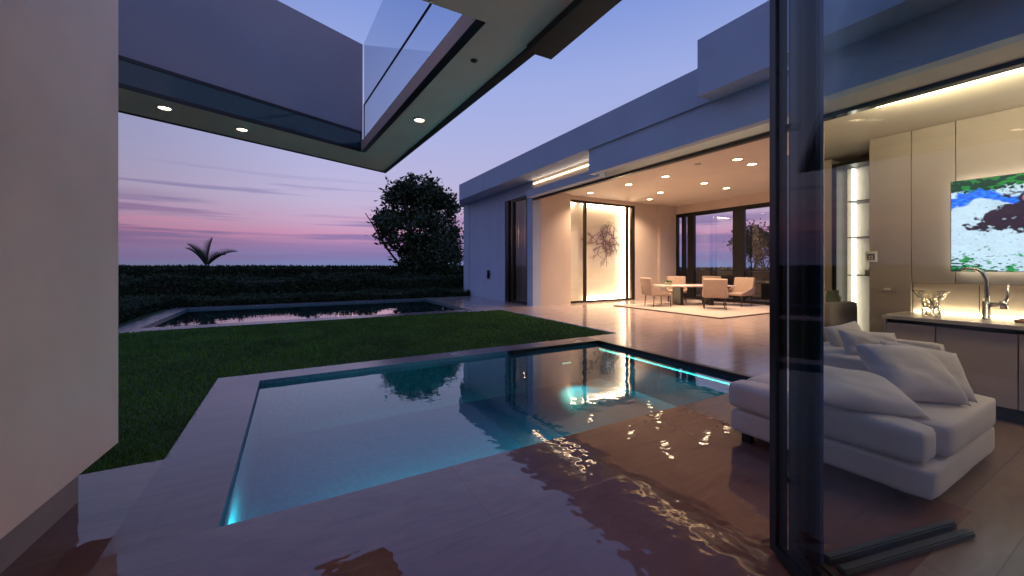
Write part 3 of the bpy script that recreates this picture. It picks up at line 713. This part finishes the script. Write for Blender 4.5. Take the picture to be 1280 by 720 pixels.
def cushion(sx, sy, sz, r=.05, puff=.02, seg=4):
    b = MB(); b.box(-sx/2,-sy/2,-sz/2,sx/2,sy/2,sz/2)
    bmesh.ops.subdivide_edges(b.bm, edges=b.bm.edges, cuts=9, use_grid_fill=True)
    for v in b.bm.verts:
        x, y, z = v.co
        ux, uy, uz = x/(sx/2), y/(sy/2), z/(sz/2)
        # rounded box
        q = Vector((max(abs(x)-(sx/2-r),0)*(1 if x>0 else -1), max(abs(y)-(sy/2-r),0)*(1 if y>0 else -1), max(abs(z)-(sz/2-r),0)*(1 if z>0 else -1)))
        if q.length > 0:
            base = Vector((x,y,z))-q; v.co = base + q.normalized()*min(q.length, r)
        f = (1-ux*ux)*(1-uy*uy)
        v.co.z += puff*f*(1 if z>0 else 0)
        v.co += Vector((0,0,1))*noise.noise(Vector((x*5+sx*9,y*5,z*3)))*.006
        if abs(ux) > .9: v.co.x += (1 if x>0 else -1)*puff*.5*(1-uy*uy)*(1-uz*uz)
        if abs(uy) > .9: v.co.y += (1 if y>0 else -1)*puff*.5*(1-ux*ux)*(1-uz*uz)
    return b
def pillow_mesh(w_, h_, th, seed):
    b = MB(); n = 22; g = {}
    for side in (1,-1):
        for i in range(n+1):
            for j in range(n+1):
                u, v = -1+2*i/n, -1+2*j/n; edge = i in (0,n) or j in (0,n)
                if side == -1 and edge: g[side,i,j] = g[1,i,j]; continue
                pin = 1-.07*(1-u*u)*abs(v)**4; pin2 = 1-.07*(1-v*v)*abs(u)**4
                hgt = ((1-u**4)*(1-v**4))**.55*th/2
                wr = noise.noise(Vector((u*2.2+seed, v*2.2, side*3)))*.014 + noise.noise(Vector((u*1.6+seed*3, v*5+u*3, side)))*.006
                z = side*hgt*(1-.12*abs(u*v)) + (wr if not edge else 0)*(1-max(abs(u),abs(v))**3)
                g[side,i,j] = b.bm.verts.new((u*w_/2*pin2, v*h_/2*pin, z))
        for i in range(n):
            for j in range(n): b.bm.faces.new((g[side,i,j],g[side,i+1,j],g[side,i+1,j+1],g[side,i,j+1]))
    return b
def pillow(loc, rot, w_, h_, th, seed, label, m='pillow', group='loose pillows on the pale sofa'):
    o = pillow_mesh(w_, h_, th, seed).build('pillow', m, smooth=True)
    o.location = loc; o.rotation_euler = rot; tag(o, label, 'pillow', group); return o
sf = thing('sofa', (3.5,1.2,0), 0, 'low pale grey deep sofa on the stone floor behind the glass door', 'sofa')
def cush(x0,y0,z0,x1,y1,z1,name,m='fabric',r=.05,puff=.02):
    o = cushion(x1-x0,y1-y0,z1-z0,r,puff).build(name, m, sf, smooth=True)
    o.location = ((x0+x1)/2-3.5,(y0+y1)/2-1.2,(z0+z1)/2); return o
cush(2.89,.70,.065,4.12,1.78,.235,'base',r=.03,puff=.0)
cush(2.88,.735,.237,3.10,1.80,.43,'seat_cushion',r=.045,puff=.012)
cush(3.105,.69,.237,4.12,1.80,.435,'seat_cushion',r=.045,puff=.012)
cush(3.74,1.16,.437,4.35,1.78,.61,'bolster',r=.05,puff=.01)
cush(4.38,1.02,.12,4.5,1.79,.69,'backrest',r=.03,puff=.0)
cush(4.125,1.2,.10,4.37,1.78,.434,'base',r=.03,puff=.0)
cush(3.3,1.83,.12,4.12,2.30,.434,'seat_cushion',r=.05,puff=.01) if False else None
for (x,y) in ((3.02,.86),(2.95,1.68),(4.05,.78),(4.3,1.7)):
    b = MB(); b.box(x-3.5-.03,y-1.2-.03,0,x-3.5+.03,y-1.2+.03,.066); b.build('leg', 'black', sf)

# ------------------------------------------------------------ second sofa by the shelves
s2 = thing('armchair', (6.0,2.6,0), 0, 'boxy grey armchair below the lit shelves', 'armchair')
def c2_(x0,y0,z0,x1,y1,z1,n,m='fabric',r=.04):
    o = cushion(x1-x0,y1-y0,z1-z0,r,.01).build(n, m, s2, smooth=True); o.location = ((x0+x1)/2-6.0,(y0+y1)/2-2.6,(z0+z1)/2)
c2_(5.60,2.20,.08,6.32,2.36,.85,'armrest','panel'); c2_(5.60,2.37,.10,6.32,2.62,.55,'base'); c2_(5.58,2.37,.553,6.1,2.62,.70,'seat_cushion')
c2_(6.12,2.37,.553,6.32,2.62,.92,'backrest')

# pillows on the sofa
pillow((3.05,1.09,.535), (R(20),R(7),-YAW+R(-8)), .58, .38, .15, 1.3, 'large pale pillow lying flat at the front of the sofa')
pillow((3.53,.97,.60), (R(42),R(4),-YAW+R(-4)), .47, .42, .20, 5.1, 'big upright pillow leaning behind the flat one')
pillow((3.76,.95,.60), (R(50),R(10),-YAW+R(-14)), .46, .36, .12, 9.2, 'rearmost pillow, only its corner showing behind the big one')
pillow((3.97,1.31,.675), (R(62),R(2),-YAW+R(-10)), .40, .24, .13, 12.5, 'small square pillow on the back ledge of the sofa')
pillow((4.15,1.53,.69), (R(66),R(-8),-YAW+R(10)), .34, .24, .12, 17.5, 'crumpled small pillow at the back corner of the sofa')
pillow((5.93,2.42,.86), (R(65),0,R(-50)), .36, .3, .12, 21, 'dark olive pillow on the armchair below the shelves', 'green_fabric', 'pillows on the armchair')
pillow((5.80,2.52,.86), (R(60),0,R(-70)), .34, .3, .12, 25, 'pale pillow beside the olive one on the armchair', 'pillow', 'pillows on the armchair')

# ------------------------------------------------------------ folding glass door
dr = thing('folding_door', camv(1.2,1.7), 0, 'tall black framed folding glass door stack at right foreground', 'door')
def camleaf(x0, x1, z0, z1, h0, h1):   # box in the door's own axes (right, ahead)
    ps_ = [camv(x0,z0),camv(x1,z0),camv(x1,z1),camv(x0,z1)]; return [(p.x,p.y) for p in ps_], h0, h1
def dpart(boxes, n, m, parent=dr, **k):
    b = MB()
    for bx in boxes: b.prism(*camleaf(*bx))
    return part(b, n, m, parent, **k)
def leaf(xc, zf, sw, m_stile, th, name='leaf'):
    zn = .35
    st = dpart([(xc,xc+th,zf-sw,zf,.02,2.66)], 'stile', m_stile)
    dpart([(xc+.004,xc+th-.004,zf-sw*.45,zf-sw*.35,.03,2.6)], 'stile_groove', 'bronze', st) if False else None
    dpart([(xc,xc+th,zn,zf-sw,.012,.055)], 'bottom_rail', 'black'); dpart([(xc,xc+th,zn,zf-sw,2.60,2.66)], 'top_rail', 'black')
    a, c_ = camv(xc+th/2,zn), camv(xc+th/2,zf-sw)
    b = MB(); b.quad((a.x,a.y,.055),(c_.x,c_.y,.055),(c_.x,c_.y,2.60),(a.x,a.y,2.60)); part(b, 'pane', 'door_glass', dr)
leaf(1.172, 1.784, .040, 'black', .018)
leaf(1.196, 1.765, .035, 'black', .018)
leaf(1.247, 1.765, .078, 'black', .03)
leaf(1.292, 1.748, .105, 'blue_metal', .014)
dpart([(1.19,1.33,1.60,1.66,-.0,.012)], 'floor_pivot', 'black')
dpart([(1.212,1.248,1.70,1.74,1.90,1.925)], 'hinge', 'black'); dpart([(1.212,1.248,1.70,1.74,.35,.375)], 'hinge', 'black')
# solid dark bars on the floor, standing in for a reflection in the glass
q = thing('floor_reflection', (0,0,0), 0, 'dark blue grey double rail seen in the door glass, built as bars on the floor', 'reflection')
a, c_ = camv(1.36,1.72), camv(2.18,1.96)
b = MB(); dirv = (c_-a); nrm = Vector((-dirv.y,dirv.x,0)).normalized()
b.prism([a, a+dirv, a+dirv+nrm*-.035, a+nrm*-.035], .004, .042); bmesh.ops.bevel(b.bm, geom=b.bm.edges[:], offset=.006, segments=2, affect='EDGES'); b.build('reflection', 'reflection_blue', q)
b = MB(); a2 = a+nrm*-.055; b.prism([a2, a2+dirv*1.01, a2+dirv*1.01+nrm*-.04, a2+nrm*-.04], .004, .032); bmesh.ops.bevel(b.bm, geom=b.bm.edges[:], offset=.006, segments=2, affect='EDGES'); b.build('reflection', 'reflection_blue', q)

# ------------------------------------------------------------ near canopy and left wall
lw = thing('garden_wall', (-.95,2.5,0), 0, 'tall plain beige wall in the left foreground on a recessed plinth', 'wall')
b = MB(); b.prism([(-.887,3.13),(-.96,2.23),(-1.15,-3),(-1.6,-3),(-1.6,3.13)], .27, 4.0); part(b, 'wall_body', 'near_wall', lw)
b = MB(); b.prism([(-1.03,3.06),(-1.10,2.2),(-1.28,-3),(-1.55,-3),(-1.55,3.06)], 0, .269); part(b, 'plinth', 'plinth', lw)
cn = thing('roof_canopy', (.2,3,HC), 0, 'overhead roof canopy with a large square opening and lit soffit', 'canopy')
pk = lambda b, n, m, **k: part(b, n, m, cn, **k)
T = .12
def lerp(a, b, t): return (a[0]+(b[0]-a[0])*t, a[1]+(b[1]-a[1])*t)
oA, oC = (-4.5,3.28), (1.19,5.95); iA, iC, iR = (-4.5,2.565), (.73,5.04), (.90,2.02)
b = MB(); b.prism([oA, oC, (1.24,5.0), iC, iA][::-1] if False else [iA, iC, (1.235,5.08), oC, oA], HC, HC+T); pk(b, 'soffit', 'soffit')
b = MB(); b.prism([iC, iR, (1.33,2.02), (1.235,5.08)], HC, HC+T); pk(b, 'soffit', 'soffit')
b = MB(); b.prism([(-.93,2.0),(-1.1,-3.2),(1.40,-3.2),(1.33,2.02),iR], HC, HC+T); pk(b, 'soffit', 'soffit')
# dark edge trims
b = MB(); b.prism([(oC[0]-.01,oC[1]+.01),(1.30,2.1),(1.38,2.1),(oC[0]+.02,oC[1]+.03)], HC-.012, HC+T+.01); pk(b, 'edge_trim', 'black')
b = MB(); b.prism([oA,oC,(oC[0],oC[1]+.03),(oA[0],oA[1]+.03)], HC-.01, HC+T+.01); pk(b, 'edge_trim', 'black')
b = MB(); b.prism([(1.285,2.098),(1.27,-3.2),(1.45,-3.2),(1.455,1.5),(1.47,2.098)], HC-.045, HC+T+.05); pk(b, 'screen_box', 'black')
b = MB(); d = .03
b.prism([iC,iR,(iR[0]+.06,iR[1]),(iC[0]+.05,iC[1]-.02)], HC-.006, HC-.001); b.prism([iA,iC,(iC[0]+.03,iC[1]+.05),(iA[0],iA[1]+.04)], HC-.006, HC-.0012) if False else None
pk(b, 'opening_trim', 'black')
b = MB(); b.wallseg(iA, (iC[0],iC[1]), HC-.004, HC+.03, -.012); b.wallseg(iA, iC, HC+.215, HC+.245, -.012); pk(b, 'opening_trim', 'black')
b = MB(); b.wallseg(iA, iC, HC+.03, HC+.215, -.006); pk(b, 'glass_band', 'teal_glass')
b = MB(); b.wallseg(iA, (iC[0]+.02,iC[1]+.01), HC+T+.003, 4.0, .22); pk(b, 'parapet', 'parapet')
# glass upstand on the right side
b = MB(); g0, g1 = (iC[0]+.03,iC[1]-.03), (iR[0]+.03,iR[1])
b.quad((*g0,HC+.02),(*g1,HC+.02),(*g1,3.20),(*g0,3.24)); b.quad((*g0,3.26),(*g1,3.22),(*g1,4.08),(*g0,4.0)); 
gl2 = glassy('upstand_glass', (.66,.74,.86), 1.7); pk(b, 'glass_upstand', gl2)
b = MB(); b.tube([(*g0,3.25),(*g1,3.21)], .010, 6); b.tube([(*g0,HC),(*g0,3.25)], .008, 6); pk(b, 'glazing_bar', 'black')
for (x,y,s) in ((-.97,4.47,'left soffit light next to the beige wall'),(-.44,4.79,'second soffit light on the left canopy arm'),(1.05,3.66,'single soffit light on the right canopy arm')):
    downlight('soffit_light', (x,y,HC), s, 'canopy soffit lights', 3, r=.045)
for (x,y,s) in ((-.35,.2,'added warm fill light above the near deck beside the beige wall'),(.9,-.5,'added warm fill light far behind the glass door')):
    downlight('soffit_light', (x,y,HC), s, 'canopy soffit lights', 36, r=.045, col=(1,.62,.40))  # unseen fill lights, added to warm the left wall, soffit and deck
sn = thing('soffit_sensor', (1.07,2.43,HC), 0, 'tiny dark round sensor in the canopy soffit', 'sensor')
MB().lathe([(.022,0),(.024,-.006),(.016,-.010),(.001,-.008)]).build('sensor_body', 'bronze', sn, smooth=True)
MB().lathe([(.008,-.0085),(.001,-.014)]).build('lens', 'black', sn)

# living room lamps in the ceiling
for (x,y,s) in ((5.0,.6,'recessed light over the sofa and counter'),(5.0,-.9,'recessed light over the near end of the counter')):
    downlight('living_light', (x,y,HC+.06), s, 'living room ceiling lights', 20, r=.05)
